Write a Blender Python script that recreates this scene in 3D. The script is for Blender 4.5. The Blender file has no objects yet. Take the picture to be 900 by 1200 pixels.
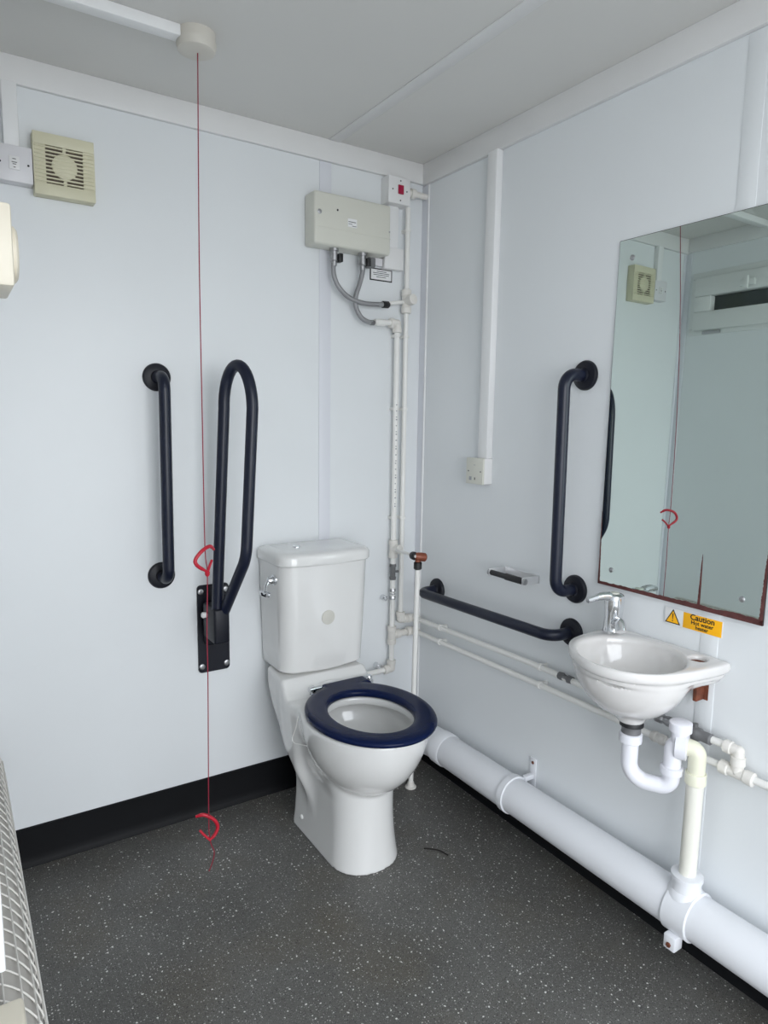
import bpy, bmesh, math, random
import numpy as np
from mathutils import Vector, Matrix
random.seed(7)
S = bpy.context.scene
C = S.collection
PI = math.pi
H = 2.21            # ceiling height
WX = -1.535         # left wall
FY = -2.50          # front wall (behind the camera)

# ------------------------------------------------------------ materials
def mat(name, col, rough=0.5, metal=0.0, bump=0.0, bscale=40.0, var=0.0, vscale=6.0, coat=0.0, spec=0.5):
    m = bpy.data.materials.new(name); m.use_nodes = True
    nt = m.node_tree; b = nt.nodes['Principled BSDF']
    b.inputs['Base Color'].default_value = (*col, 1)
    b.inputs['Roughness'].default_value = rough
    b.inputs['Metallic'].default_value = metal
    b.inputs['Specular IOR Level'].default_value = spec
    b.inputs['Coat Weight'].default_value = coat
    b.inputs['Coat Roughness'].default_value = 0.08
    tc = nt.nodes.new('ShaderNodeTexCoord')
    if var > 0:
        n = nt.nodes.new('ShaderNodeTexNoise'); n.inputs['Scale'].default_value = vscale
        n.inputs['Detail'].default_value = 5
        r = nt.nodes.new('ShaderNodeMapRange')
        r.inputs['From Min'].default_value = .3; r.inputs['From Max'].default_value = .7
        r.inputs['To Min'].default_value = 1 - var; r.inputs['To Max'].default_value = 1
        mx = nt.nodes.new('ShaderNodeVectorMath'); mx.operation = 'SCALE'
        mx.inputs[0].default_value = col
        nt.links.new(tc.outputs['Object'], n.inputs['Vector'])
        nt.links.new(n.outputs['Fac'], r.inputs['Value'])
        nt.links.new(r.outputs['Result'], mx.inputs['Scale'])
        nt.links.new(mx.outputs[0], b.inputs['Base Color'])
    if bump > 0:
        n2 = nt.nodes.new('ShaderNodeTexNoise'); n2.inputs['Scale'].default_value = bscale
        bp = nt.nodes.new('ShaderNodeBump'); bp.inputs['Strength'].default_value = bump
        bp.inputs['Distance'].default_value = 0.002
        nt.links.new(tc.outputs['Object'], n2.inputs['Vector'])
        nt.links.new(n2.outputs['Fac'], bp.inputs['Height'])
        nt.links.new(bp.outputs['Normal'], b.inputs['Normal'])
    return m

M = {}
M['wall'] = mat('wall_laminate', (.762, .784, .798), .38, bump=.03, bscale=9, var=.03, vscale=2.5)
M['ceil'] = mat('ceiling_board', (.69, .68, .655), .6, var=.02, vscale=2)
M['trim'] = mat('trim_plastic', (.76, .755, .75), .4, var=.03)
M['joint'] = mat('joint_strip', (.71, .72, .765), .4)
M['conduit'] = mat('trunking_plastic', (.80, .80, .80), .4)
M['black_skirt'] = mat('black_coved_vinyl', (.004, .0045, .006), .55, var=.3, spec=.2)
M['ceramic'] = mat('white_ceramic', (.745, .74, .725), .12, coat=.6)
M['ceramic_b'] = mat('basin_ceramic', (.735, .715, .70), .14, coat=.6, var=.03)
M['seat'] = mat('navy_seat_plastic', (.004, .010, .045), .22, coat=0, spec=.14)
M['navy'] = mat('navy_rail_coating', (.006, .009, .024), .34, spec=.4)
M['navy_d'] = mat('navy_cover', (.005, .006, .012), .42, spec=.35)
M['chrome'] = mat('chrome', (.75, .76, .78), .12, 1.0)
M['steel'] = mat('dull_steel', (.45, .45, .46), .35, 1.0)
M['satin'] = mat('satin_metal', (.72, .72, .73), .38, .7)
M['braid'] = mat('braided_steel', (.33, .33, .34), .45, .6, bump=.8, bscale=500)
M['pipe'] = mat('white_pipe', (.82, .81, .78), .35)
M['fitting'] = mat('white_fitting', (.76, .735, .69), .4, var=.05)
M['soil'] = mat('white_soil_pipe', (.78, .79, .82), .3, var=.03, vscale=4)
M['trap'] = mat('white_trap_plastic', (.80, .80, .85), .3)
M['cream_pipe'] = mat('cream_waste_pipe', (.78, .77, .62), .35, var=.03)
M['cream_base'] = mat('cream_white_waste_pipe', (.78, .765, .69), .35)
M['heater'] = mat('heater_case', (.66, .655, .585), .4, var=.03)
M['fan'] = mat('aged_fan_plastic', (.66, .63, .46), .45, var=.06, vscale=14)
M['dark'] = mat('dark_gap', (.025, .020, .018), .8)
M['brown'] = mat('fan_slot_shade', (.10, .075, .06), .8)
M['cream'] = mat('cream_box_plastic', (.72, .665, .55), .4, var=.03)
M['whitebox'] = mat('white_box_plastic', (.78, .775, .77), .35)
M['spur'] = mat('spur_plastic', (.70, .69, .71), .35)
M['red_sw'] = mat('red_rocker', (.36, .004, .045), .35)
M['cord'] = mat('red_cord', (.27, .010, .032), .55)
M['loop'] = mat('red_loop_plastic', (.46, .008, .026), .4)
M['rose'] = mat('ceiling_switch_plastic', (.62, .59, .53), .4, var=.04)
M['black'] = mat('black_plastic', (.012, .012, .013), .45)
M['grayf'] = mat('grey_fitting', (.17, .17, .175), .5, var=.3, vscale=60)
M['copper'] = mat('copper_valve', (.27, .075, .038), .4, .2, var=.2, vscale=60)
M['yellow'] = mat('yellow_tag', (.55, .42, .03), .5)
M['orange'] = mat('caution_orange', (.95, .46, .0), .5)
M['paper'] = mat('white_label', (.80, .80, .80), .5)
M['ink'] = mat('black_ink', (.012, .010, .010), .6)
M['rust'] = mat('rust', (.20, .055, .025), .8, bump=.5, bscale=120, var=.6, vscale=60)
M['rustred'] = mat('mirror_backing_rust', (.12, .035, .032), .7, var=.4, vscale=60)
M['mesh'] = mat('mesh_wire', (.66, .64, .60), .5)
M['heatbody'] = mat('heater_body_grey', (.47, .445, .41), .6, var=.15, vscale=9)
M['patch'] = mat('cistern_disc', (.60, .585, .53), .5, var=.05, vscale=40)
M['frame'] = mat('window_pvc', (.74, .75, .74), .35)
M['glass'] = mat('dark_window_glass', (.045, .055, .055), .12)
M['debris'] = mat('dark_debris', (.012, .010, .008), .9)
M['rubber'] = mat('grey_rubber_core', (.05, .05, .055), .5)
M['soap'] = mat('worn_metal', (.30, .31, .30), .5, .6, var=.6, vscale=90)
M['mark'] = mat('wall_mark', (.30, .31, .33), .6)

def floor_mat():
    m = bpy.data.materials.new('speckled_safety_vinyl'); m.use_nodes = True
    nt = m.node_tree; L = nt.links; b = nt.nodes['Principled BSDF']
    tc = nt.nodes.new('ShaderNodeTexCoord')
    def noise(s, d=4):
        n = nt.nodes.new('ShaderNodeTexNoise'); n.inputs['Scale'].default_value = s; n.inputs['Detail'].default_value = d
        L.new(tc.outputs['Object'], n.inputs['Vector']); return n
    def mix(a, bcol, fac):
        x = nt.nodes.new('ShaderNodeMix'); x.data_type = 'RGBA'
        if isinstance(a, tuple): x.inputs[6].default_value = (*a, 1)
        else: L.new(a, x.inputs[6])
        if isinstance(bcol, tuple): x.inputs[7].default_value = (*bcol, 1)
        else: L.new(bcol, x.inputs[7])
        L.new(fac, x.inputs[0]); return x.outputs[2]
    def mr(v, a, c, lo=0., hi=1.):
        r = nt.nodes.new('ShaderNodeMapRange'); L.new(v, r.inputs['Value'])
        r.inputs['From Min'].default_value = a; r.inputs['From Max'].default_value = c
        r.inputs['To Min'].default_value = lo; r.inputs['To Max'].default_value = hi
        return r.outputs['Result']
    def mul(a, c):
        x = nt.nodes.new('ShaderNodeMath'); x.operation = 'MULTIPLY'; L.new(a, x.inputs[0]); L.new(c, x.inputs[1]); return x.outputs[0]
    big = noise(2.6, 6); fine = noise(210, 3)
    col = mix((.084, .081, .074), (.124, .121, .112), mr(big.outputs['Fac'], .35, .65))
    brown = noise(3.7, 5)
    col = mix(col, (.100, .086, .062), mr(brown.outputs['Fac'], .50, .72, 0, .7))
    col = mix(col, (.14, .14, .135), mr(fine.outputs['Fac'], .55, .75, 0, .55))
    def flecks(scale, size, keep, c, prev, seed):
        mp = nt.nodes.new('ShaderNodeMapping'); mp.inputs['Location'].default_value = (seed, seed * .37, 0)
        L.new(tc.outputs['Object'], mp.inputs['Vector'])
        wn = nt.nodes.new('ShaderNodeTexNoise'); wn.inputs['Scale'].default_value = scale * 1.7; L.new(mp.outputs[0], wn.inputs['Vector'])
        ad = nt.nodes.new('ShaderNodeVectorMath'); ad.operation = 'MULTIPLY_ADD'
        L.new(wn.outputs['Color'], ad.inputs[0]); ad.inputs[1].default_value = (.5 / scale,) * 3; L.new(mp.outputs[0], ad.inputs[2])
        v = nt.nodes.new('ShaderNodeTexVoronoi'); v.voronoi_dimensions = '2D'; v.inputs['Scale'].default_value = scale
        L.new(ad.outputs[0], v.inputs['Vector'])
        sep = nt.nodes.new('ShaderNodeSeparateColor'); L.new(v.outputs['Color'], sep.inputs[0])
        k = mr(sep.outputs[0], keep, keep + .02)
        sz = mr(sep.outputs[1], 0, 1, .4, 1.)
        dd = nt.nodes.new('ShaderNodeMath'); dd.operation = 'DIVIDE'; L.new(v.outputs['Distance'], dd.inputs[0]); L.new(sz, dd.inputs[1])
        s = mr(dd.outputs[0], size, size * .75)
        f = mul(k, s)
        return mix(prev, c, f)
    col = flecks(330, .40, .55, (.034, .034, .033), col, 2.2)
    col = flecks(260, .36, .66, (.22, .22, .21), col, 3.1)
    col = flecks(170, .30, .80, (.022, .022, .021), col, 7.7)
    col = flecks(150, .28, .82, (.42, .42, .39), col, 1.3)
    col = flecks(72, .20, .82, (.72, .71, .67), col, 5.9)
    L.new(col, b.inputs['Base Color'])
    L.new(mr(big.outputs['Fac'], .3, .7, .5, .36), b.inputs['Roughness'])
    bp = nt.nodes.new('ShaderNodeBump'); bp.inputs['Strength'].default_value = .25; bp.inputs['Distance'].default_value = .002
    L.new(fine.outputs['Fac'], bp.inputs['Height']); L.new(bp.outputs['Normal'], b.inputs['Normal'])
    return m
M['floor'] = floor_mat()

def mirror_mat():
    m = bpy.data.materials.new('mirror_silvering'); m.use_nodes = True
    b = m.node_tree.nodes['Principled BSDF']
    b.inputs['Base Color'].default_value = (.69, .775, .735, 1)
    b.inputs['Metallic'].default_value = 1; b.inputs['Roughness'].default_value = .012
    return m
M['mirror'] = mirror_mat()

# ------------------------------------------------------------ object helpers
WL = {}
def setp(o, label=None, cat=None, group=None, kind=None):
    if label: o['label'] = label
    if cat: o['category'] = cat
    if group: o['group'] = group
    if kind: o['kind'] = kind
    return o
def thing(name, label, cat, loc, group=None):
    o = bpy.data.objects.new(name, None); C.objects.link(o)
    o.empty_display_size = .05
    o.location = loc; WL[o.name] = Vector(loc)
    return setp(o, label, cat, group)
def obj(name, bm, m, parent=None, loc=None, label=None, smooth=True):
    """bm is in room coordinates; the object gets its own origin"""
    base = WL[parent.name] if parent else Vector(loc or (0, 0, 0))
    bmesh.ops.translate(bm, verts=bm.verts, vec=-base)
    bmesh.ops.recalc_face_normals(bm, faces=bm.faces)
    me = bpy.data.meshes.new(name)
    if smooth:
        for f in bm.faces: f.smooth = True
        for e in bm.edges:
            if len(e.link_faces) == 2 and e.calc_face_angle(0) > math.radians(38): e.smooth = False
    bm.to_mesh(me); bm.free()
    me.materials.append(M[m] if isinstance(m, str) else m)
    o = bpy.data.objects.new(name, me); C.objects.link(o)
    if parent: o.parent = parent
    else: o.location = base
    WL[o.name] = base
    if label: o['label'] = label
    return o
def top(name, bm, m, label, cat, loc, group=None):
    return setp(obj(name, bm, m, None, loc), label, cat, group)
def struct(name, bm, m):
    o = obj(name, bm, m); o['kind'] = 'structure'; return o
def copy_tree(o, dv, label=None, parent=None):
    c = o.copy(); C.objects.link(c); WL[c.name] = WL[o.name] + Vector(dv)
    if parent: c.parent = parent
    else: c.location = Vector(o.location) + Vector(dv)
    for ch in list(o.children): copy_tree(ch, dv, None, c)
    if label: c['label'] = label
    return c

def B(): return bmesh.new()
def box(bm, x0, x1, y0, y1, z0, z1, bev=0.0, seg=2):
    x0, x1 = sorted((x0, x1)); y0, y1 = sorted((y0, y1)); z0, z1 = sorted((z0, z1))
    vs = [bm.verts.new(p) for p in ((x0,y0,z0),(x1,y0,z0),(x1,y1,z0),(x0,y1,z0),(x0,y0,z1),(x1,y0,z1),(x1,y1,z1),(x0,y1,z1))]
    fs = [bm.faces.new([vs[i] for i in q]) for q in ((0,3,2,1),(4,5,6,7),(0,1,5,4),(1,2,6,5),(2,3,7,6),(3,0,4,7))]
    if bev > 0:
        es = list({e for f in fs for e in f.edges})
        bmesh.ops.bevel(bm, geom=es, offset=bev, segments=seg, affect='EDGES', profile=.5)
    return bm
def bx(*a, **k): return box(B(), *a, **k)
def fillet(pts, r, n=8):
    pts = [Vector(p) for p in pts]; out = [pts[0]]
    for i in range(1, len(pts) - 1):
        a, b, c = pts[i-1], pts[i], pts[i+1]
        u = (a - b); v = (c - b); lu, lv = u.length, v.length; u.normalize(); v.normalize()
        ang = u.angle(v)
        rr = r[i-1] if isinstance(r, (list, tuple)) else r
        t = min(rr / max(math.tan(ang / 2), 1e-4), lu * .49, lv * .49); rr = t * math.tan(ang / 2)
        if rr < 1e-5 or ang > PI - .02: out.append(b); continue
        p0 = b + u * t; p1 = b + v * t; cen = b + (u + v).normalized() * (rr / math.sin(ang / 2))
        d0 = p0 - cen; d1 = p1 - cen; th = d0.angle(d1)
        for k in range(n + 1):
            s = k / n
            out.append(cen + (d0 * math.sin((1 - s) * th) + d1 * math.sin(s * th)) / math.sin(th))
    out.append(pts[-1]); return out
def smooth_path(pts, n=6):
    pts = [Vector(p) for p in pts]; P = [pts[0]*2-pts[1]] + pts + [pts[-1]*2-pts[-2]]; out = []
    for i in range(1, len(P) - 2):
        for k in range(n):
            t = k / n; a, b, c, d = P[i-1], P[i], P[i+1], P[i+2]
            out.append(.5 * ((2*b) + (c-a)*t + (2*a-5*b+4*c-d)*t*t + (3*b-a-3*c+d)*t**3))
    out.append(pts[-1]); return out
def tube(bm, pts, r, seg=20, cap=True, closed=False):
    pts = [Vector(p) for p in pts]; n = len(pts)
    rs = r if isinstance(r, (list, tuple)) else [r] * n
    tang = []
    for i in range(n):
        if closed: t = pts[(i+1) % n] - pts[i-1]
        else: t = pts[min(i+1, n-1)] - pts[max(i-1, 0)]
        tang.append(t.normalized())
    up = Vector((0, 0, 1)) if abs(tang[0].z) < .9 else Vector((1, 0, 0))
    nrm = (up - tang[0] * up.dot(tang[0])).normalized(); rings = []
    for i in range(n):
        nrm = (nrm - tang[i] * nrm.dot(tang[i])).normalized(); bn = tang[i].cross(nrm)
        rings.append([bm.verts.new(pts[i] + (nrm * math.cos(2*PI*k/seg) + bn * math.sin(2*PI*k/seg)) * rs[i]) for k in range(seg)])
    for i in range(n if closed else n - 1):
        a = rings[i]; b = rings[(i+1) % n]
        for k in range(seg): bm.faces.new((a[k], a[(k+1) % seg], b[(k+1) % seg], b[k]))
    if cap and not closed:
        bm.faces.new(rings[0][::-1]); bm.faces.new(rings[-1])
    return bm
def tb(pts, r, seg=20, **k): return tube(B(), pts, r, seg, **k)
def lathe(bm, origin, axis, prof, seg=32):
    """prof: list of (distance along axis, radius); closed with caps when radius>0 at the ends"""
    o = Vector(origin); a = Vector(axis).normalized()
    u = a.orthogonal().normalized(); v = a.cross(u); rings = []
    for d, r in prof:
        rings.append([bm.verts.new(o + a*d + (u*math.cos(2*PI*k/seg) + v*math.sin(2*PI*k/seg)) * max(r, 1e-5)) for k in range(seg)])
    for i in range(len(rings) - 1):
        for k in range(seg): bm.faces.new((rings[i][k], rings[i][(k+1) % seg], rings[i+1][(k+1) % seg], rings[i+1][k]))
    bm.faces.new(rings[0][::-1]); bm.faces.new(rings[-1])
    return bm
def lt(o, a, prof, seg=32): return lathe(B(), o, a, prof, seg)
def prism(bm, poly, axis, a0, a1):
    """polygon of 2D points extruded along axis 0/1/2"""
    def P(p, t):
        q = list(p); q.insert(axis, t); return q
    A = [bm.verts.new(P(p, a0)) for p in poly]; Z = [bm.verts.new(P(p, a1)) for p in poly]
    bm.faces.new(A); bm.faces.new(Z[::-1]); n = len(poly)
    for i in range(n): bm.faces.new((A[i], Z[i], Z[(i+1) % n], A[(i+1) % n]))
    return bm
def rrect(cx, cy, w, h, r, n=6):
    out = []
    for sx, sy, a0 in ((1,1,0),(-1,1,90),(-1,-1,180),(1,-1,270)):
        for k in range(n + 1):
            a = math.radians(a0 + 90*k/n); out.append((cx + sx*(w/2-r) + r*math.cos(a), cy + sy*(h/2-r) + r*math.sin(a)))
    return out
def text_bm(s, size, origin, xdir, ydir, thick=.0004):
    cu = bpy.data.curves.new('t', 'FONT'); cu.body = s; cu.size = size; cu.extrude = thick; cu.align_x = 'CENTER'; cu.align_y = 'CENTER'
    cu.resolution_u = 3; cu.offset = size*.022
    ob = bpy.data.objects.new('t', cu); C.objects.link(ob)
    dg = bpy.context.evaluated_depsgraph_get(); me = bpy.data.meshes.new_from_object(ob.evaluated_get(dg))
    bm = B(); bm.from_mesh(me); bpy.data.objects.remove(ob); bpy.data.curves.remove(cu); bpy.data.meshes.remove(me)
    x = Vector(xdir).normalized(); y = Vector(ydir).normalized(); z = x.cross(y)
    mt = Matrix((x, y, z)).transposed().to_4x4(); mt.translation = Vector(origin)
    bmesh.ops.transform(bm, matrix=mt, verts=bm.verts)
    return bm

# signed-distance modelling for the ceramics
def smin(a, b, k):
    h = np.clip(.5 + .5*(b-a)/k, 0, 1); return b*(1-h) + a*h - k*h*(1-h)
def smax(a, b, k): return -smin(-a, -b, k)
def ell(X, Y, Z, c, r):
    x, y, z = (X-c[0])/r[0], (Y-c[1])/r[1], (Z-c[2])/r[2]
    k0 = np.sqrt(x*x+y*y+z*z); k1 = np.sqrt((x/r[0])**2+(y/r[1])**2+(z/r[2])**2) + 1e-9
    return k0*(k0-1)/k1
def rbox2(x, y, hx, hy, r):
    qx = np.abs(x) - hx + r; qy = np.abs(y) - hy + r
    return np.minimum(np.maximum(qx, qy), 0) + np.sqrt(np.maximum(qx,0)**2 + np.maximum(qy,0)**2) - r
def poly2(X, Y, poly):
    d = np.full(X.shape, 1e9); s = np.ones(X.shape)
    n = len(poly)
    for i in range(n):
        ax, ay = poly[i]; bx_, by = poly[i-1]
        ex, ey = bx_-ax, by-ay; wx, wy = X-ax, Y-ay
        t = np.clip((wx*ex+wy*ey)/(ex*ex+ey*ey+1e-12), 0, 1)
        d = np.minimum(d, (wx-ex*t)**2 + (wy-ey*t)**2)
        c1 = Y >= ay; c2 = Y < by; c3 = ex*wy > ey*wx
        s = np.where((c1 & c2 & c3) | (~c1 & ~c2 & ~c3), -s, s)
    return s*np.sqrt(d)
def surface_net(fn, lo, hi, h, relax=2):
    ax = [np.arange(lo[i], hi[i]+h, h) for i in range(3)]
    X, Y, Z = np.meshgrid(*ax, indexing='ij'); F = fn(X, Y, Z)
    sgn = F < 0
    sh = [n-1 for n in F.shape]
    acc = np.zeros(sh+[3]); cnt = np.zeros(sh)
    off = [(i,j,k) for i in (0,1) for j in (0,1) for k in (0,1)]
    def sl(o): return tuple(slice(o[d], o[d]+sh[d]) for d in range(3))
    for a in off:
        for d in range(3):
            if a[d] == 0:
                b = list(a); b[d] = 1; b = tuple(b)
                fa, fb = F[sl(a)], F[sl(b)]; cr = (fa < 0) != (fb < 0)
                t = np.where(cr, fa/(fa-fb+1e-20), 0)
                p = np.zeros(sh+[3])
                for e in range(3): p[..., e] = a[e]
                p[..., d] += t
                acc += p*cr[..., None]; cnt += cr
    m = cnt > 0; idx = -np.ones(sh, int); idx[m] = np.arange(m.sum())
    I = np.argwhere(m); V = (I + acc[m]/cnt[m][:, None])*h + np.array(lo)
    quads = []
    for d in range(3):
        u, v = [(1,2),(2,0),(0,1)][d]
        a = [slice(None)]*3; b = [slice(None)]*3; a[d] = slice(0,-1); b[d] = slice(1,None)
        cr = sgn[tuple(a)] != sgn[tuple(b)]
        E = np.argwhere(cr); E = E[(E[:,u] > 0) & (E[:,v] > 0) & (E[:,u] < sh[u]) & (E[:,v] < sh[v])]
        s0 = sgn[tuple(a)][tuple(E.T)]
        def g(du, dv):
            q = E.copy(); q[:,u] -= du; q[:,v] -= dv; return idx[tuple(q.T)]
        Q = np.stack([g(0,0), g(1,0), g(1,1), g(0,1)], 1)
        Q[~s0] = Q[~s0][:, ::-1]; quads.append(Q)
    Q = np.concatenate(quads)
    for _ in range(relax):      # light smoothing
        s = np.zeros_like(V); c = np.zeros(len(V))
        for i in range(4):
            np.add.at(s, Q[:, i], V[Q[:, (i+1) % 4]]); np.add.at(c, Q[:, i], 1)
            np.add.at(s, Q[:, i], V[Q[:, (i+3) % 4]]); np.add.at(c, Q[:, i], 1)
        V = .5*V + .5*s/c[:, None]
    return V, Q
def net_obj(name, fn, lo, hi, h, m, parent, relax=2):
    V, Q = surface_net(fn, lo, hi, h, relax); base = np.array(WL[parent.name])
    me = bpy.data.meshes.new(name); me.from_pydata((V-base).tolist(), [], Q.tolist()); me.update()
    me.polygons.foreach_set('use_smooth', [True]*len(me.polygons)); me.materials.append(M[m])
    o = bpy.data.objects.new(name, me); C.objects.link(o); o.parent = parent; WL[o.name] = WL[parent.name]
    return o

# ------------------------------------------------------------ the room
T = .06
struct('floor', bx(WX-T, T, FY-T, T, -.08, 0), 'floor')
struct('ceiling', bx(WX-T, T, FY-T, T, H, H+.08), 'ceil')
struct('wall_back', bx(WX-T, T, 0, T, 0, H), 'wall')
struct('wall_right', bx(0, T, FY-T, 0, 0, H), 'wall')
# left wall with the high window opening
WY0, WY1, WZ0, WZ1 = -.045, -.76, 1.755, 2.045
b = B(); box(b, WX-T, WX, FY-T, 0, 0, WZ0); box(b, WX-T, WX, FY-T, 0, WZ1, H)
box(b, WX-T, WX, WY0, 0, WZ0, WZ1); box(b, WX-T, WX, FY-T, WY1, WZ0, WZ1); struct('wall_left', b, 'wall')
# front wall with the open doorway behind the camera
DX0, DX1, DZ = -1.48, -.30, 2.06
b = B(); box(b, WX-T, DX0, FY-T, FY, 0, H); box(b, DX1, T, FY-T, FY, 0, H); box(b, DX0, DX1, FY-T, FY, DZ, H)
struct('wall_front', b, 'wall')
struct('ground', bx(-5, 4, FY-6, FY-T, -.14, -.02), mat('outdoor_concrete', (.30, .30, .29), .8, var=.2))  # unseen slab added outside to keep light from below off the ceiling

struct('trim_1', bx(WX, 0, -.014, 0, 2.142, H, bev=.002), 'trim')
struct('trim_2', bx(-.014, 0, FY, -.014, 2.138, H, bev=.002), 'trim')
struct('trim_3', bx(WX, WX+.014, FY, -.014, 2.145, H, bev=.002), 'trim')
struct('trim_4', bx(-.392, -.352, FY, -.014, H-.003, H, bev=.001), 'trim')       # ceiling joint strip
struct('trim_5', bx(-.420, -.376, -.003, 0, 0, 2.142, bev=.001), 'joint')        # joint strip, back wall
struct('trim_6', bx(-.002, 0, -1.226, -1.182, .0, 2.138, bev=.0008), 'wall')     # joint strip, right wall
b = bx(-.004, 0, -.036, 0, .0, 2.138, bev=.001); struct('trim_7', b, 'joint')
struct('trim_8', bx(-.007, 0, -.042, -.036, 0, 2.138, bev=.002), 'conduit')
b = bx(WX, WX+.022, -.003, 0, .116, 2.142, bev=.001); box(b, WX, WX+.004, -.03, 0, .116, 2.142, bev=.001); struct('trim_9', b, 'joint')
def cove(name, p, ax):
    """coved black skirting: profile in (distance from wall, z)"""
    prof = [(0,0),(.014,0),(.0135,.004),(.010,.011),(.0075,.02),(.006,.035),(.006,.118),(0,.120)]
    bm = B()
    if ax == 0: prism(bm, [(-d, z) for d, z in prof], 0, p[0], p[1])
    else: prism(bm, [(-d, z) for d, z in prof], 1, p[0], p[1])
    struct(name, bm, 'black_skirt')
cove('baseboard_back', (WX, -.006), 0)
cove('baseboard_right', (-.006, FY), 1)

# window_1 in the left wall (seen in the mirror)
def rim(bm, y0, y1, z0, z1, w, x0, x1, bev=.004):
    box(bm, x0, x1, y0, y1, z0, z0+w, bev=bev); box(bm, x0, x1, y0, y1, z1-w, z1, bev=bev)
    box(bm, x0, x1, y0, y0+w, z0+w, z1-w, bev=bev); box(bm, x0, x1, y1-w, y1, z0+w, z1-w, bev=bev)
win = bpy.data.objects.new('window_1', None); C.objects.link(win); win.location = (WX, -.4, 1.755); WL[win.name] = Vector(win.location); win['kind'] = 'structure'
b = B(); rim(b, WY1, WY0, WZ0, WZ1, .03, WX-.055, WX+.006); obj('window_frame', b, 'frame', win)
b = B(); rim(b, WY1+.03, WY0-.03, WZ0+.02, WZ1-.03, .085, WX-.02, WX+.028, .006); sash = obj('sash', b, 'frame', win)
obj('pane', bx(WX-.012, WX-.006, WY1+.1, WY0-.1, WZ0+.09, WZ1-.1), 'glass', win)
b = bx(WX+.028, WX+.043, -.30, -.37, 1.945, 1.975, bev=.004); box(b, WX+.043, WX+.055, -.325, -.345, 1.93, 1.985, bev=.003); obj('handle', b, 'frame', sash)
obj('stay', bx(WX+.006, WX+.014, -.12, -.21, 1.757, 1.772, bev=.002), 'steel', win)

# ------------------------------------------------------------ toilet
X0 = -.502
t = thing('toilet', 'white close-coupled ceramic toilet with open navy ring seat, standing against the back wall', 'toilet', (X0, -.3, 0))
def pan(X, Y, Z):
    x = X - X0
    zz = np.clip(Z, 0, .45)
    # pedestal
    w = .098 + .011*np.clip(1 - zz/.16, 0, 1)**2
    fr = -.548 - .014*np.clip(1 - zz/.2, 0, 1)**2
    bk = -.192
    cy = (fr+bk)/2; hy = (bk-fr)/2
    ped = rbox2(x+.006, Y-cy, w, hy, .096)
    ped2 = rbox2(x+.006, Y-(cy+.06), w, hy-.06, .02)
    ped = np.minimum(ped, ped2)
    ped = smax(ped, Z-.40, .02)
    # bowl
    bowl = ell(X, Y, Z, (X0, -.452, .447), (.178, .224, .236))
    # rear body that carries the cistern
    s = np.clip((-.045-Y)/.15, 0, 1)
    rw = .136 + .018*s - .020*np.clip((.42-Z)/.2, 0, 1)
    zb = np.interp(-Y, [.0,.045,.065,.09,.14,.19,.30], [.60,.45,.40,.352,.308,.275,.20])
    rear = rbox2(x, Y+.165, rw, .120, .016)
    rear = smax(rear, (zb - Z)*.55, .02)
    ztop = .489 - .048*np.clip((-.200-Y)/.045, 0, 1)**1.2
    rear = smax(rear, Z-ztop, .014)
    deck = rbox2(x, Y+.33, .146 - .035*np.clip((.41-Z)/.14, 0, 1), .13, .05)
    deck = smax(smax(deck, Z-.441, .014), .27-Z+.0*Y, .05)
    rr = smin(rear, deck, .03)
    body = smin(ped, rr, .075)
    body = smin(body, bowl, .012)
    body = smax(body, Z-.443 - .05*np.clip((Y+.255)/.04, 0, 1), .008)
    # opening and bowl cavity
    hole = (np.sqrt((x/.124)**2 + ((Y+.488)/.154)**2) - 1)*.12
    hole = smax(hole, .385 - Z, .004)
    cav = ell(X, Y, Z, (X0, -.460, .420), (.150, .190, .155))
    cav = smax(cav, Z-.418, .012)
    cut = smin(hole, cav, .006)
    body = smax(body, -cut, .006)
    return smax(body, -Z, .001)
net_obj('pan', pan, (X0-.20, -.71, -.012), (X0+.20, .005, .51), .0045, 'ceramic', t)
# cistern
def loft(bm, rings, cap=True):
    R = [[bm.verts.new(p) for p in r] for r in rings]; n = len(R[0])
    for i in range(len(R)-1):
        for k in range(n): bm.faces.new((R[i][k], R[i][(k+1)%n], R[i+1][(k+1)%n], R[i+1][k]))
    if cap: bm.faces.new(R[0][::-1]); bm.faces.new(R[-1])
    return bm
def cist_ring(hw, yf, z, rf=.055, rb=.01, bulge=.010, grow=0, cx=-.485):
    hw += grow; yf -= grow; out = []
    yb = -.006
    for k in range(9):      # front-left corner
        a = math.radians(180 + 90*k/8); out.append((cx-hw+rf+rf*math.cos(a), yf+rf+rf*math.sin(a), z))
    for k in range(1, 8):
        s = k/8; xx = cx-hw+rf+(2*hw-2*rf)*s; out.append((xx, yf - bulge*math.sin(PI*s), z))
    for k in range(9):
        a = math.radians(270 + 90*k/8); out.append((cx+hw-rf+rf*math.cos(a), yf+rf+rf*math.sin(a), z))
    for k in range(5):
        a = math.radians(90*k/4); out.append((cx+hw-rb+rb*math.cos(a), yb-rb+rb*math.sin(a), z))
    for k in range(5):
        a = math.radians(90+90*k/4); out.append((cx-hw+rb+rb*math.cos(a), yb-rb+rb*math.sin(a), z))
    return out
rings = []
for z, hw, yf in ((.490,.135,-.172),(.493,.146,-.184),(.500,.151,-.190),(.56,.153,-.194),(.65,.156,-.198),(.75,.159,-.201),(.80,.160,-.202),(.848,.161,-.203)):
    rings.append(cist_ring(hw, yf, z))
ci = obj('cistern', loft(B(), rings), 'ceramic', t)
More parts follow.
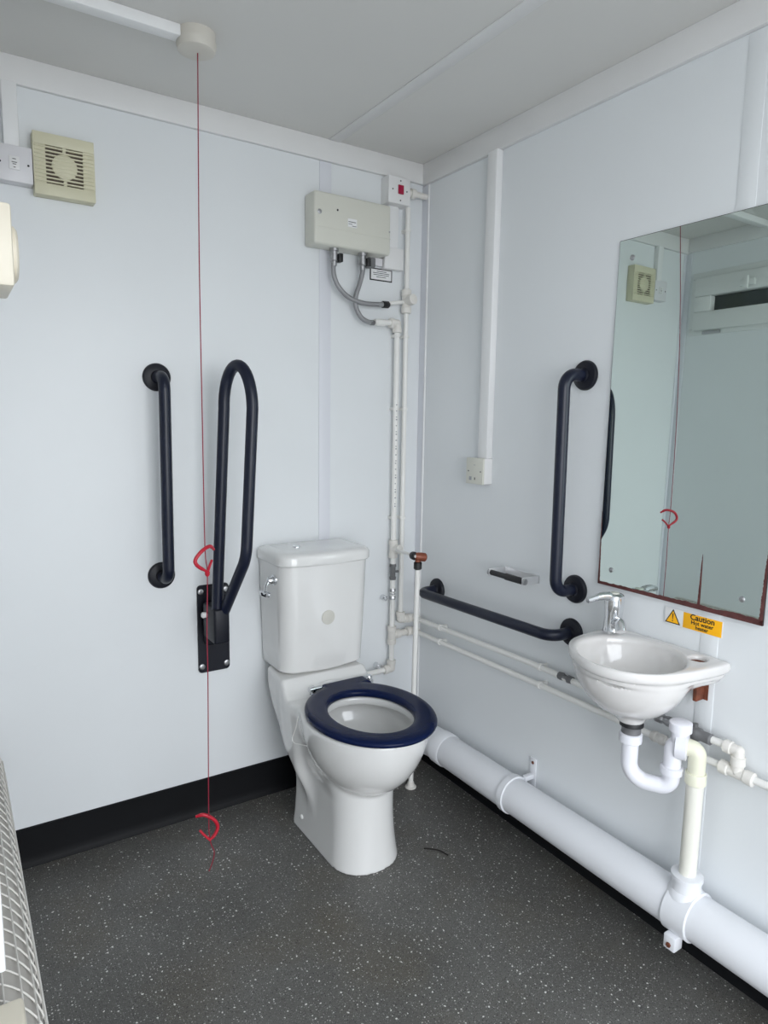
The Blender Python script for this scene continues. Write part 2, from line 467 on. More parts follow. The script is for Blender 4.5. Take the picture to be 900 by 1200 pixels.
rings = [cist_ring(.161, -.203, .8485, grow=-.004), cist_ring(.161, -.203, .849, grow=.005), cist_ring(.161, -.203, .853, grow=.008),
         cist_ring(.161, -.203, .874, grow=.008), cist_ring(.161, -.203, .882, grow=.005), cist_ring(.161, -.203, .887, grow=-.002),
         cist_ring(.161, -.203, .889, grow=-.012, rf=.05), cist_ring(.161, -.203, .8895, grow=-.03, rf=.04, rb=.005)]
ld = obj('cistern_lid', loft(B(), rings), 'ceramic', t)
obj('lid_plug', lt((-.545,-.085,.888), (0,0,1), [(0,.013),(.003,.013),(.004,.010),(.0032,.008)], 24), 'chrome', ld, label='small round chrome plug')
obj('disc_sticker', lt((-.492,-.2098,.674), (0,-1,0), [(0,.0235),(.0012,.0235),(.0016,.022)], 40), 'patch', ci, label='round beige disc')
# flush lever on the left side
b = lt((-.642,-.135,.800), (-1,0,0), [(0,.017),(.010,.017),(.014,.013),(.026,.011),(.029,.004)], 28)
tube(b, [(-.666,-.135,.80),(-.676,-.140,.785),(-.684,-.150,.768)], [.006,.0055,.006], 12)
loft(b, [[(-.686-.004*math.cos(a), -.140+.036*math.cos(a)*s_ , z+.0) if False else (-.684+.014*math.sin(a)*s_, -.150+.034*math.cos(a)*s_, z) for a in [2*PI*k/20 for k in range(20)]] for z, s_ in ((.757,.7),(.759,.95),(.764,1),(.769,.95),(.771,.6))])
obj('flush_lever', b, 'chrome', t, label='chrome flush lever')
# seat ring
def seatf(X, Y, Z):
    x = X - X0; y = Y + .481
    r = np.sqrt((np.abs(x-.004)/.183)**2 + (np.abs(y)/.224)**2)
    outer = (np.sqrt(np.maximum(r,1e-6)) - 1)*.19
    tail = rbox2(x-.044, Y+.272, .080, .030, .006)
    outer = smin(outer, tail, .007)
    inner = -(np.sqrt((x/.116)**2 + ((Y+.490)/.147)**2) - 1)*.12
    ring = smax(outer, inner, .012)
    return smax(ring, np.abs(Z-.4575)-.0125, .014)
st = net_obj('seat', seatf, (X0-.20, -.725, .438), (X0+.20, -.225, .478), .0035, 'seat', t)
b = B()
for sx, xx in ((-1, -.566), (1, -.358)):
    bb = lt((xx, -.246, .441), (0,0,1), [(0,.016),(.006,.016),(.007,.012),(.020,.012),(.024,.009),(.025,.003)], 24)
    tube(bb, [(xx, -.247, .459), (xx - sx*.034, -.247, .459)], .0075, 16)
    if sx < 0: tube(bb, [(xx+.004, -.247, .459), (xx-.014, -.249, .459)], [.011,.0095], 16)
    obj('seat_hinge', bb, 'chrome', st)
# wire loop under the seat and tag in the bowl, screw cap at the foot
obj('retaining_cord', tb(smooth_path([(-.672,-.360,.437),(-.676,-.352,.40),(-.681,-.338,.362),(-.680,-.350,.352),(-.676,-.375,.358),(-.668,-.41,.366)]), .0014, 8), 'pipe', t, label='thin white cord looped below the seat')
tag = bx(-.592,-.572,-.500,-.47,.405,.4065,bev=.0005); bmesh.ops.rotate(tag, verts=tag.verts, cent=(-.582,-.48,.406), matrix=Matrix.Rotation(math.radians(35),3,'Y') @ Matrix.Rotation(math.radians(25),3,'Z'))
obj('paper_tag', tag, 'paper', t, label='small white tag in the bowl')
obj('screw_cap', lt((-.612,-.262,.048), (-1,0,0), [(0,.009),(.004,.008),(.007,.004)], 16), 'ceramic', t)

# ------------------------------------------------------------ wall basin
t = thing('wash_basin', 'small white ceramic hand basin hung on the right wall below the mirror', 'sink', (0, -1.09, .60))
outl = [(.02,-.934),(-.120,-.932),(-.190,-.945),(-.242,-.985),(-.280,-1.055),(-.288,-1.115),(-.272,-1.168),(-.235,-1.212),(-.182,-1.240),(-.125,-1.252),(-.055,-1.262),(-.015,-1.262),(.02,-1.262)]
def chaik(p, n=2):
    for _ in range(n):
        q = [p[0]]
        for i in range(len(p)-1):
            a, c = p[i], p[i+1]; q += [(a[0]*.75+c[0]*.25, a[1]*.75+c[1]*.25), (a[0]*.25+c[0]*.75, a[1]*.25+c[1]*.75)]
        p = q + [p[-1]]
    return p
op = chaik(outl)
def basinf(X, Y, Z):
    P = poly2(X[:,:,0], Y[:,:,0], op)[:, :, None] + 0*Z
    slab = smax(P, np.abs(Z-.753)-.0155, .012)
    lip = smax(P+.012, np.abs(Z-.735)-.012, .010)
    body = ell(X, Y, Z, (-.140, -1.094, .755), (.130, .144, .150))
    back = smax(rbox2(X+.0, Y+1.10, .050, .140, .03), np.abs(Z-.735)-.022, .02)
    wing = ell(X, Y, Z, (-.02, -1.15, .745), (.12, .088, .062))
    col = np.sqrt((X+.150)**2 + (Y+1.112)**2) - .030 - .20*np.clip(Z-.62,0,1)
    col = smax(col, np.abs(Z-.645)-.046, .008)
    f = smin(smin(slab, lip, .002), smin(smin(body, back, .03), wing, .03), .007)
    f = smin(f, col, .018)
    f = smax(f, Z-.767, .007)
    cav = ell(X, Y, Z, (-.154, -1.100, .770), (.116, .125, .122))
    f = smax(f, -cav, .012)
    hol = smax(np.sqrt(((X+.046)/1.1)**2 + (Y+1.207)**2) - .0185, .742-Z, .003)
    f = smax(f, -hol, .004)
    drn = smax(np.sqrt((X+.152)**2 + (Y+1.108)**2) - .018, .62-Z, .003)
    f = smax(f, -drn, .004)
    return smax(f, X+.0015, .002)
bs = net_obj('basin', basinf, (-.31, -1.285, .585), (.012, -.915, .785), .0035, 'ceramic_b', t)
obj('waste_grate', lt((-.152,-1.108,.652), (0,0,1), [(0,.017),(.002,.017),(.003,.012),(.0015,.010)], 24), 'chrome', t)
obj('plug_hole_rust', lt((-.046,-1.207,.7510), (0,0,1), [(0,.0190),(.006,.0195),(.007,.012),(.005,.004)], 28), 'rust', t, label='rusty brown plug in the spare hole')
b = bx(-.034,0,-1.203,-1.193,.655,.715,bev=.002); box(b,-.004,0,-1.213,-1.175,.655,.72,bev=.001); obj('bracket', b, 'rust', t, label='rusty steel bracket')

# tap
t = thing('basin_tap', 'chrome lever tap standing on the left back corner of the basin', 'tap', (-.062,-.975,.768))
b = lt((-.062,-.975,.768), (0,0,1), [(0,.0245),(.003,.0255),(.008,.0245),(.020,.0235),(.045,.0225),(.055,.0235),(.075,.0245),(.085,.0245)], 36)
obj('body', b, 'chrome', t)
b = tb(fillet([(-.066,-.985,.800),(-.092,-1.020,.808),(-.099,-1.030,.790)], .01), [.015]*3+[.0145]*20 if False else .014, 20); obj('spout', b, 'chrome', t)
b = lt((-.062,-.975,.853), (0,0,1), [(0,.0245),(.010,.025),(.015,.024),(.019,.019),(.020,.012)], 36)
pts = smooth_path([(-.065,-.975,.860),(-.090,-.972,.868),(-.115,-.969,.869),(-.135,-.965,.865),(-.150,-.962,.862)], 5)
n = len(pts); tube(b, pts, [.012 - .005*i/(n-1) for i in range(n)], 16)
lv = obj('lever', b, 'chrome', t)
obj('index_cap', lt((-.062,-.975,.873), (0,0,1), [(0,.0115),(.0018,.0115),(.0022,.009)], 24), 'heater', lv)

# waste trap under the basin
t = thing('waste_trap', 'white plastic U-bend trap hanging below the basin', 'pipe', (-.15,-1.13,.45))
wx, wy = -.150, -1.115
obj('tail_nut', lt((wx,wy,.603), (0,0,-1), [(0,.026),(.006,.028),(.012,.028),(.014,.022),(.03,.0215)], 32), 'black', t, label='black rubber washer and grey tail')
obj('tail', lt((wx,wy,.592), (0,0,-1), [(0,.0225),(.022,.0225)], 32), 'grayf', t)
obj('coupling_nut', lt((wx,wy,.572), (0,0,-1), [(0,.024),(.002,.027),(.022,.027),(.025,.022)], 12), 'trap', t)
rx, ry = -.100, -1.196
obj('trap_pipe', tb(fillet([(wx,wy,.570),(wx,wy,.455),(rx,ry,.455),(rx,ry,.505)], .045, 14), .0195, 28), 'trap', t)
obj('coupling_nut', lt((rx,ry,.490), (0,0,1), [(0,.022),(.002,.0265),(.018,.0265),(.020,.021)], 12), 'trap', t)
ex, ey, ez = -.080, -1.239, .565
obj('riser_pipe', tb(fillet([(rx,ry,.500),(rx,ry,ez),(ex+.003,ey+.020,ez)], .022, 10), .020, 28), 'trap', t)
dv = Vector((ex-rx, ey-ry, 0)).normalized()
b = lt(Vector((rx,ry,ez)) + dv*.004, dv, [(0,.024),(.003,.033),(.026,.033),(.028,.026)], 14); obj('coupling_nut', b, 'trap', t)
b = lt((rx+.004,ry-.012,ez+.008), (0,0,1), [(0,.019),(.026,.019),(.028,.0255),(.048,.0255),(.051,.021)], 28)
obj('valve_cap', b, 'trap', t)

# cream waste pipe down to the soil pipe
t = thing('waste_pipe', 'cream waste pipe dropping from the trap into the soil pipe', 'pipe', (-.078,-1.243,.2))
obj('upper_bend', tb(fillet([Vector((rx,ry,ez)) + dv*.024, (ex,ey-.006,ez),(ex,ey-.006,.505)], .022, 12), .0195, 28), 'cream_pipe', t, label='yellowed cream elbow')
obj('socket_ring', lt((ex,ey-.006,.510), (0,0,-1), [(0,.0225),(.002,.0235),(.026,.0235),(.028,.021)], 32), 'cream_pipe', t)
obj('down_pipe', tb([(ex,ey-.006,.50),(ex+.002,ey-.004,.225)], .0195, 28), 'cream_base', t)

# soil pipe
sc, sz, sr = -.076, .157, .055
t = thing('soil_pipe', 'large white soil pipe running along the foot of the right wall', 'pipe', (sc, -1.2, sz))
obj('pipe', tb(fillet([(-.385,-.165,.170),(-.20,-.130,.165),(sc,-.20,sz),(sc,FY+.01,sz)], [.05,.10], 12), sr, 48), 'soil', t)
for yy in (-.285,):
    obj('joint_collar', lt((sc,yy,sz), (0,-1,0), [(0,sr+.001),(.002,sr+.004),(.045,sr+.004),(.05,sr+.001)], 48), 'soil', t)
b = lt((sc,-.640,sz), (0,-1,0), [(0,sr+.001),(.001,sr+.005),(.022,sr+.005),(.023,sr+.001)], 48)
prism(b, [(-.004,.13),(-.004,.245),(0,.245),(0,.13)], 1, -.672, -.648) if False else None
box(b, -.006, -.001, -.678, -.652, .14, .262, bev=.002)
box(b, -.040, -.003, -.672, -.656, .196, .212, bev=.002)
obj('pipe_bracket', b, 'soil', t)
obj('bracket_screw', lt((-.006,-.665,.248), (-1,0,0), [(0,.005),(.002,.005)], 12), 'rust', t)
bo = B(); lathe(bo, (ex+.002,ey-.004,sz+sr-.022), (0,0,1), [(0,.044),(.020,.040),(.026,.034),(.050,.032),(.052,.036),(.062,.036),(.064,.030)], 36)
obj('boss_socket', bo, 'soil', t)
bb = lt((sc,-1.215,sz), (0,-1,0), [(0,sr+.001),(.002,sr+.005),(.062,sr+.005),(.064,sr+.001)], 48)
obj('boss_saddle', bb, 'soil', t)
b = bx(sc-.062,sc-.030,-1.262,-1.232,sz-.076,sz-.040,bev=.003); obj('saddle_clamp', b, 'soil', t)
obj('clamp_bolt', lt((sc-.062,-1.247,sz-.062), (-1,0,0), [(0,.006),(.004,.006)], 6), 'rust', t, label='rusty bolt')

# ------------------------------------------------------------ grab rails
def rail(name, label, a, c, n, off, r=.0168, fl=.041):
    """grab rail between flanges a and c, standing off the wall along n"""
    a, c, n = Vector(a), Vector(c), Vector(n)
    t = thing(name, label, 'grab rail', a, 'navy tubular grab rails')
    obj('bar', tb(fillet([a + n*.004, a + n*off, c + n*off, c + n*.004], .055, 14), r, 28), 'navy', t)
    for q in (a, c):
        obj('flange_cover', lt(q, n, [(0,fl),(.005,fl),(.010,fl-.003),(.013,fl-.012),(.014,r+.003),(.020,r+.001)], 40), 'navy_d', t)
    return t
rail('grab_rail', 'navy vertical grab rail on the back wall, left of the red cord', (-.960,0,1.424), (-.963,0,.824), (0,-1,0), .085)
rail('grab_rail', 'navy vertical grab rail on the right wall beside the mirror', (0,-.788,1.439), (0,-.793,.836), (-1,0,0), .085)
rail('grab_rail', 'navy horizontal grab rail low on the right wall between toilet and basin', (0,-.146,.691), (0,-.788,.706), (-1,0,0), .085)

# folded drop-down rail
t = thing('folding_support_rail', 'navy fold-up support rail with looped arm raised beside the toilet', 'support rail', (-.803,0,.49))
b = prism(B(), rrect(-.803, .632, .104, .290, .012), 1, -.006, 0); obj('wall_plate', b, 'navy_d', t)
for sx in (-.844, -.762):
    for zz in (.508, .757):
        obj('plate_bolt', lt((sx,-.006,zz), (0,-1,0), [(0,.0095),(.003,.0095),(.0045,.0075),(.0048,.004)], 20), 'steel', t, label='steel bolt head')
b = bx(-.846,-.796,-.140,-.030,.618,.730,bev=.008,seg=3); box(b, -.838,-.798,-.040,-.004,.585,.715,bev=.006,seg=3); obj('hinge_block', b, 'navy_d', t)
La, Lb = Vector((-.829,-.115,.700)), Vector((-.806,-.145,1.335)); Ra, Rb = Vector((-.784,-.250,.905)), Vector((-.763,-.258,1.335))
mid = (Lb+Rb)/2; half = (Rb-Lb)/2
pts = [La, (La+Lb)/2]
for k in range(21):
    a = PI - PI*k/20; pts.append(mid + half*math.cos(a) + Vector((-.002,0,1)).normalized()*.122*math.sin(a))
low = fillet([pts[-1], Ra, (-.809,-.118,.710)], .12, 12)
pts += low[1:]
obj('arm_loop', tb(pts, .0168, 28), 'navy', t)
b = lt((-.838,-.075,.700), (-1,0,0), [(0,.008),(.014,.008)], 20); obj('release_pin', b, 'steel', t)
obj('pin_knob', lt((-.850,-.075,.700), (-1,0,0), [(0,.0085),(.010,.0095),(.014,.006)], 20), 'whitebox', t, label='white pin end')

# ------------------------------------------------------------ emergency pull cord
t = thing('alarm_pull_cord', 'red emergency pull cord with two loops hanging from a round ceiling switch', 'pull cord', (-.935,-.355,H))
obj('ceiling_switch', lt((-.940,-.372,H), (0,0,-1), [(0,.045),(.020,.045),(.021,.0465),(.030,.0465),(.040,.043),(.043,.036)], 44), 'rose', t, label='beige round ceiling switch')
def sh(p, k=1.0):
    return (p[0]-.013*k, p[1]-.040*k, 1.31+(p[2]-1.31)*(1-.0236*k))
cz = [(-.937,-.372,2.170), sh((-.9450,-.376,1.70),.7)] + [sh(p) for p in [(-.9470,-.380,1.285),(-.9485,-.384,.977),(-.9438,-.385,.905),(-.9480,-.385,.75),(-.9483,-.385,.60),(-.9540,-.386,.235),(-.9520,-.386,.1558),(-.9408,-.385,.116),(-.9462,-.385,.0872),(-.9563,-.385,.0627)]]
obj('cord', tb(smooth_path(cz, 4), .0014, 8), 'cord', t)
def loopy(pts):
    P = smooth_path([sh(p) for p in pts], 6); n = len(P); return tb(P, [.0048 if 2 < i < n-3 else .0036 for i in range(n)], 12)
obj('pull_loop', loopy([(-.9176,-.36,.9620),(-.9334,-.375,.9741),(-.9583,-.392,.9673),(-.9766,-.395,.9469),(-.9725,-.395,.9305),(-.9438,-.386,.909)]), 'loop', t)
obj('loop_end', tb(smooth_path([sh(p) for p in [(-.9438,-.385,.906),(-.9344,-.375,.922),(-.9250,-.365,.934)]]), .0035, 10), 'loop', t)
obj('knot', lt(sh((-.9440,-.385,.897)), (0,0,1), [(0,.003),(.004,.006),(.011,.0065),(.016,.003)], 14), 'loop', t)
obj('pull_loop', loopy([(-.9838,-.37,.2269),(-.9648,-.38,.2307),(-.9413,-.385,.213),(-.9297,-.385,.1888),(-.9373,-.386,.1685),(-.952,-.386,.1558)]), 'loop', t)
obj('loop_end', tb(smooth_path([sh(p) for p in [(-.9775,-.38,.1898),(-.965,-.384,.172),(-.952,-.386,.1558)]]), .0035, 10), 'loop', t)
top('cable_trunking', bx(WX, -.982, -.392, -.357, H-.026, H, bev=.003), 'conduit', 'white trunking across the ceiling to the red cord switch', 'trunking', (-1.2,-.375,H))

# ------------------------------------------------------------ extractor fan and spur by the left wall
t = thing('extractor_fan', 'yellowed square extractor fan grille high on the back wall', 'extractor fan', (-1.19,0,1.95))
fx0, fx1, fz0, fz1 = -1.264, -1.116, 1.878, 2.032
fy = -.038
b = bx(fx0, fx1, fy+.008, 0, fz0, fz1, bev=.003); obj('casing', b, 'fan', t)
b = B()
box(b, fx0, fx1, fy, fy+.008, fz1-.030, fz1, bev=.002); box(b, fx0, fx1, fy, fy+.008, fz0, fz0+.030, bev=.002)
box(b, fx0, fx0+.029, fy+.001, fy+.008, fz0+.03, fz1-.03); box(b, fx1-.029, fx1, fy+.001, fy+.008, fz0+.03, fz1-.03)
obj('front_plate', b, 'fan', t)
b = B(); nsl = 10; zz0, zz1 = fz0+.030, fz1-.030; st_ = (zz1-zz0)/nsl
for i in range(nsl):
    z = zz0 + st_*(i+.5); box(b, fx0+.003, fx1-.003, fy-.0015, fy+.006, z-st_*.21, z+st_*.21, bev=.0008, seg=1)
box(b, -1.194, -1.186, fy, fy+.006, zz0, zz1)
obj('louvre_slats', b, 'fan', t)
obj('centre_disc', lt((-1.190,fy+.006,1.955), (0,-1,0), [(0,.031),(.005,.031),(.0065,.029)], 40), 'fan', t)
obj('duct_opening', bx(fx0+.029, fx1-.029, fy+.0066, fy+.0078, zz0, zz1), 'brown', t)  # flat brown sheet, shade between the slats put into its colour

t = thing('fused_spur', 'white fused connection unit beside the extractor fan', 'socket', (-1.31,0,1.94))
obj('back_box', bx(-1.350, -1.266, -.030, 0, 1.897, 1.985, bev=.003), 'spur', t)
obj('face_plate', bx(-1.350, -1.266, -.038, -.030, 1.897, 1.985, bev=.002), 'spur', t)
b = bx(-1.320, -1.296, -.041, -.038, 1.926, 1.958, bev=.001); fc = obj('fuse_carrier', b, 'whitebox', t)
b = B()
for zc, wd in ((1.951,.008),(1.943,.012),(1.9385,.008),(1.931,.005)): box(b, -1.308-wd/2, -1.308+wd/2, -.0414, -.041, zc-.0008, zc+.0008)
obj('printed_marks', b, 'ink', fc)
for xx in (-1.340, -1.276): obj('screw', lt((xx,-.038,1.941), (0,-1,0), [(0,.0028),(.001,.0025)], 12), 'black', t)
top('cable_trunking', bx(-1.328, -1.292, -.024, 0, 1.985, 2.142, bev=.003), 'conduit', 'short white trunking above the fused connection unit', 'trunking', (-1.31,0,2.0))

# ------------------------------------------------------------ things on the left wall
t = thing('wall_control_box', 'cream wall box with a round disc on its side, upper left', 'control box', (WX,-1.08,1.52))
obj('case', bx(WX, -1.411, -1.083, -.965, 1.470, 1.571, bev=.004), 'cream', t)
obj('round_disc', lt((-1.411,-1.022,1.520), (1,0,0), [(0,.036),(.006,.036),(.009,.032),(.010,.02)], 36), 'cream', t)
top('cable_trunking', bx(WX, -1.471, -1.10, -1.05, .545, 1.470, bev=.003), 'conduit', 'white vertical trunking at the left edge above the mesh heater', 'trunking', (WX,-1.08,.545))
top('wall_control_box', bx(WX, -1.453, -1.33, -1.105, .44, .505, bev=.006, seg=3), 'cream', 'cream box low at the left edge beside the mesh heater', 'control box', (WX,-1.2,.5))

t = thing('mesh_covered_heater', 'grey rounded heater covered in white wire mesh along the left wall', 'heater', (WX,-.9,.25))
hz, hr = .35, .116
def hprof(off, n=40):
    out = []
    for k in range(n+1):
        a = PI/2 - PI*k/n; out.append((WX + (hr+off)*max(math.cos(a),0), hz + (hr+off+.02)*math.sin(a)))
    return out
b = B(); prism(b, hprof(-.004), 1, -.10, -1.75); obj('heater_body', b, 'heatbody', t)
b = B(); y = -.105
while y > -1.75:
    tube(b, [(x_, y, z_) for x_, z_ in hprof(0, 28)], .0014, 6, cap=False); y -= .034
L_ = PI*hr; nl = 12
for k in range(nl+1):
    a = PI/2 - PI*k/nl; tube(b, [(WX+.002+(hr)*max(math.cos(a),0), -.10, hz+(hr+.02)*math.sin(a)), (WX+.002+(hr)*max(math.cos(a),0), -1.75, hz+(hr+.02)*math.sin(a))], .0014, 6)
obj('wire_mesh', b, 'mesh', t)

# ------------------------------------------------------------ water heater group
t = thing('water_heater', 'beige instantaneous water heater box high on the back wall above the toilet', 'water heater', (-.33,0,1.86))
hx0, hx1, hz0, hz1 = -.474, -.184, 1.864, 2.026
obj('casing', bx(hx0, hx1, -.072, 0, hz0, hz1, bev=.008, seg=3), 'heater', t)
obj('front_lip', bx(hx0+.010, hx1-.002, -.0735, -.070, hz0+.052, hz0+.054), 'heater', t)
obj('cover_screw', lt((hx0+.018,-.072,1.962), (0,-1,0), [(0,.0075),(.002,.0075),(.003,.005)], 16), 'steel', t)
obj('cover_screw', lt((hx1-.006,-.072,1.940), (0,-1,0), [(0,.003),(.001,.003)], 12), 'steel', t)
obj('indicator', lt((-.390,-.072,1.977), (0,-1,0), [(0,.0035),(.001,.003)], 12), 'black', t)
lb = obj('rating_label', bx(-.352,-.318,-.0728,-.072,1.932,1.958), 'paper', t)
b = B(); box(b,-.350,-.322,-.0731,-.0728,1.947,1.949); box(b,-.350,-.336,-.0731,-.0728,1.9405,1.942); box(b,-.336,-.320,-.0731,-.0728,1.935,1.9365)
obj('printed_lines', b, 'ink', lb)

def hose(label, pts, nut_pts, nut_m, valve_x, name='braided_hose'):
    t = thing(name, label, 'hose', pts[0], 'braided steel hoses under the water heater')
    obj('hose', tb(smooth_path(pts, 8), .0080, 16), 'braid', t)
    x, y, z = pts[0]
    b = lt((x,y,hz0+.001), (0,0,-1), [(0,.015),(.010,.015),(.011,.012),(.022,.012),(.023,.0135),(.040,.0135),(.042,.0095),(.056,.0095)], 12); obj('compression_nut', b, 'steel', t)
    obj('isolator', bx(valve_x-.007, valve_x+.007, y-.018, y+.006, hz0-.043, hz0-.016, bev=.002), 'black', t)
    return t
hs = hose('braided hose from the left port of the water heater, ending in a black nut', [(-.388,-.045,1.835),(-.390,-.045,1.790),(-.376,-.045,1.752),(-.345,-.046,1.722),(-.305,-.046,1.706),(-.260,-.045,1.701),(-.212,-.042,1.704)], None, None, -.370)
b = lt((-.212,-.042,1.704), (1,-.02,.08), [(0,.0085),(.018,.0085)], 16); obj('ferrule', b, 'steel', hs)
obj('end_nut', lt((-.196,-.041,1.706), (1,.1,.06), [(0,.008),(.004,.0125),(.026,.0125),(.032,.008)], 10), 'black', hs)
hs = hose('braided hose from the middle port of the water heater, curling to a white elbow', [(-.279,-.045,1.835),(-.279,-.045,1.800),(-.290,-.044,1.760),(-.303,-.043,1.720),(-.300,-.041,1.685),(-.278,-.039,1.655),(-.250,-.037,1.643),(-.232,-.036,1.642)], None, None, -.262)
b = bx(-.262,-.236,-.062,-.030,1.820,1.852,bev=.004); obj('service_valve', b, 'grayf', hs)
obj('ferrule', lt((-.240,-.036,1.641), (1,.05,.05), [(0,.0085),(.016,.0085)], 16), 'grayf', hs)

t = thing('heater_isolator_switch', 'white double-pole switch with a red rocker in the top corner', 'switch', (-.13,0,2.09))
obj('back_box', bx(-.180,-.090,-.040,0,2.046,2.134,bev=.002), 'whitebox', t)
obj('face_plate', bx(-.180,-.090,-.048,-.040,2.046,2.134,bev=.002), 'whitebox', t)
obj('rocker', bx(-.142,-.120,-.053,-.048,2.078,2.108,bev=.002), 'red_sw', t, label='red rocker')
for p_ in ((-.163,2.091),(-.105,2.091),(-.131,2.122),(-.131,2.058)): obj('screw', lt((p_[0],-.048,p_[1]), (0,-1,0), [(0,.0028),(.001,.0025)], 12), 'grayf', t)
obj('cable_gland', lt((-.090,-.024,2.098), (1,0,0), [(0,.012),(.016,.012),(.017,.017),(.034,.017),(.036,.010),(.086,.010)], 24), 'fitting', t)

top('cable_trunking', bx(-.160,-.118,-.020,0,1.905,2.046,bev=.003), 'conduit', 'short white trunking below the red rocker switch', 'trunking', (-.14,0,1.9))
top('junction_box', bx(-.178,-.098,-.028,0,1.832,1.905,bev=.004), 'whitebox', 'white junction box at the right below the water heater', 'junction box', (-.14,0,1.83))
top('junction_box', bx(-.232,-.182,-.020,0,1.838,1.864,bev=.002), 'spur', 'small pale block under the water heater between hose and junction box', 'junction box', (-.2,0,1.84))
t = thing('notice_label', 'small black-bordered notice below the water heater', 'label', (-.17,0,1.81))
obj('backing', bx(-.222,-.130,-.0012,0,1.792,1.834), 'ink', t)
obj('paper', bx(-.218,-.134,-.0018,-.0012,1.796,1.830), 'paper', t)
b = B()
for zc, x0_, x1_ in ((1.824,-.195,-.155),(1.818,-.210,-.142),(1.812,-.208,-.144),(1.805,-.196,-.156)): box(b, x0_, x1_, -.0020, -.0018, zc-.001, zc+.001)
obj('printed_lines', b, 'ink', t)

# ------------------------------------------------------------ pipework (15 mm white pipes)
PR = .0088
Yp = -.030
def fit_collar(bm, c, ax, L=.030, r=.0155):
    a = Vector(ax).normalized(); c = Vector(c)
    lathe(bm, c - a*L/2, a, [(0,r-.003),(.003,r-.001),(L*.35,r),(L*.4,r-.0015),(L*.6,r-.0015),(L*.65,r),(L-.003,r-.001),(L,r-.003)], 20); return bm
def clip_bm(c, along, n):
    """pipe clip: ring round the pipe with a foot to the wall"""
    c = Vector(c); n = Vector(n)
    b = lt(c - Vector(along).normalized()*.005, along, [(0,PR+.0005),(.001,PR+.003),(.009,PR+.003),(.010,PR+.0005)], 20)
    foot = c - n*(abs(c.dot(n)))
    s = Vector(along).normalized()
    w = s.cross(n)
    vs = []
    for d in (c - n*.004, foot):
        for q in (s*.005+w*.007, s*.005-w*.007, -s*.005-w*.007, -s*.005+w*.007): vs.append(b.verts.new(d+q))
    for q in ((0,1,2,3),(7,6,5,4),(0,4,5,1),(1,5,6,2),(2,6,7,3),(3,7,4,0)): b.faces.new([vs[i] for i in q])
    return b
# riser on the left of the pair (hot)
V1 = -.124
t = thing('hot_riser_pipe', 'left of the two white riser pipes, with grey valves above the elbow at the cistern', 'pipe', (V1,Yp,.37))
obj('pipe', tb(fillet([(-.222,-.036,1.645),(V1,Yp,1.650),(V1,Yp,.372),(-.30,Yp,.368)], .012), .0098, 18), 'pipe', t)
def elbow(c, d1, d2, L=.028, r=.0155):
    c = Vector(c); b = B()
    for d in (Vector(d1).normalized(), Vector(d2).normalized()):
        lathe(b, c, d, [(0,r-.001),(L*.45,r-.001),(L*.5,r+.0015),(L*.95,r+.0015),(L,r-.002)], 20)
    bmesh.ops.create_uvsphere(b, u_segments=16, v_segments=10, radius=r-.0008, matrix=Matrix.Translation(c)); return b
def tee(c, ax, br, L=.032, r=.0155):
    c = Vector(c); b = B(); a = Vector(ax).normalized()
    for d in (a, -a, Vector(br).normalized()):
        lathe(b, c, d, [(0,r-.001),(L*.45,r-.001),(L*.5,r+.0015),(L*.95,r+.0015),(L,r-.002)], 20)
    return b
e = elbow((V1,Yp,1.648), (-1,0,0), (0,0,-1), L=.032); obj('elbow', e, 'fitting', t)
obj('hose_socket', lt((-.215,-.035,1.645), (1,0.05,.02), [(0,.012),(.035,.0125),(.038,.010)], 20), 'pipe', t)
for zc in (1.606, 1.349, .950): obj('pipe_clip', clip_bm((V1,Yp,zc), (0,0,1), (0,-1,0)), 'pipe', t)
obj('tee_joint', tee((V1,Yp,.835), (0,0,1), (.26,-.95,.06), L=.034), 'fitting', t)
b = lt((V1,Yp,.778), (0,0,-1), [(0,.012),(.010,.013),(.012,.0105),(.034,.0105),(.048,.0105),(.050,.013),(.060,.012)], 16); tube(b, [(V1,Yp,.748),(V1+.022,Yp-.004,.748)], .0045, 12); mk = B()
for k in range(22):
    zz = 1.365 - k*.0175 - .004*(k % 3); box(mk, V1-.0045, V1+.0005*(k % 4), Yp-.0101, Yp-.0094, zz-.004, zz-.0005*(k % 3))
obj('printed_marks', mk, 'mark', t)['kind'] = 'stuff'
obj('stop_valve', b, 'grayf', t, label='dark grey in-line valve')
b = lt((V1,Yp,.684), (0,0,-1), [(0,.0115),(.010,.0125),(.014,.009),(.020,.0115),(.026,.009),(.032,.0125),(.042,.0115)], 8); obj('check_valve', b, 'steel', t, label='dull metal in-line valve')
obj('tee_joint', tee((V1,Yp,.503), (0,0,1), (1,-.05,.1), L=.036), 'fitting', t)
obj('elbow', elbow((V1,Yp,.372), (0,0,1), (-1,0,0), L=.034), 'fitting', t)
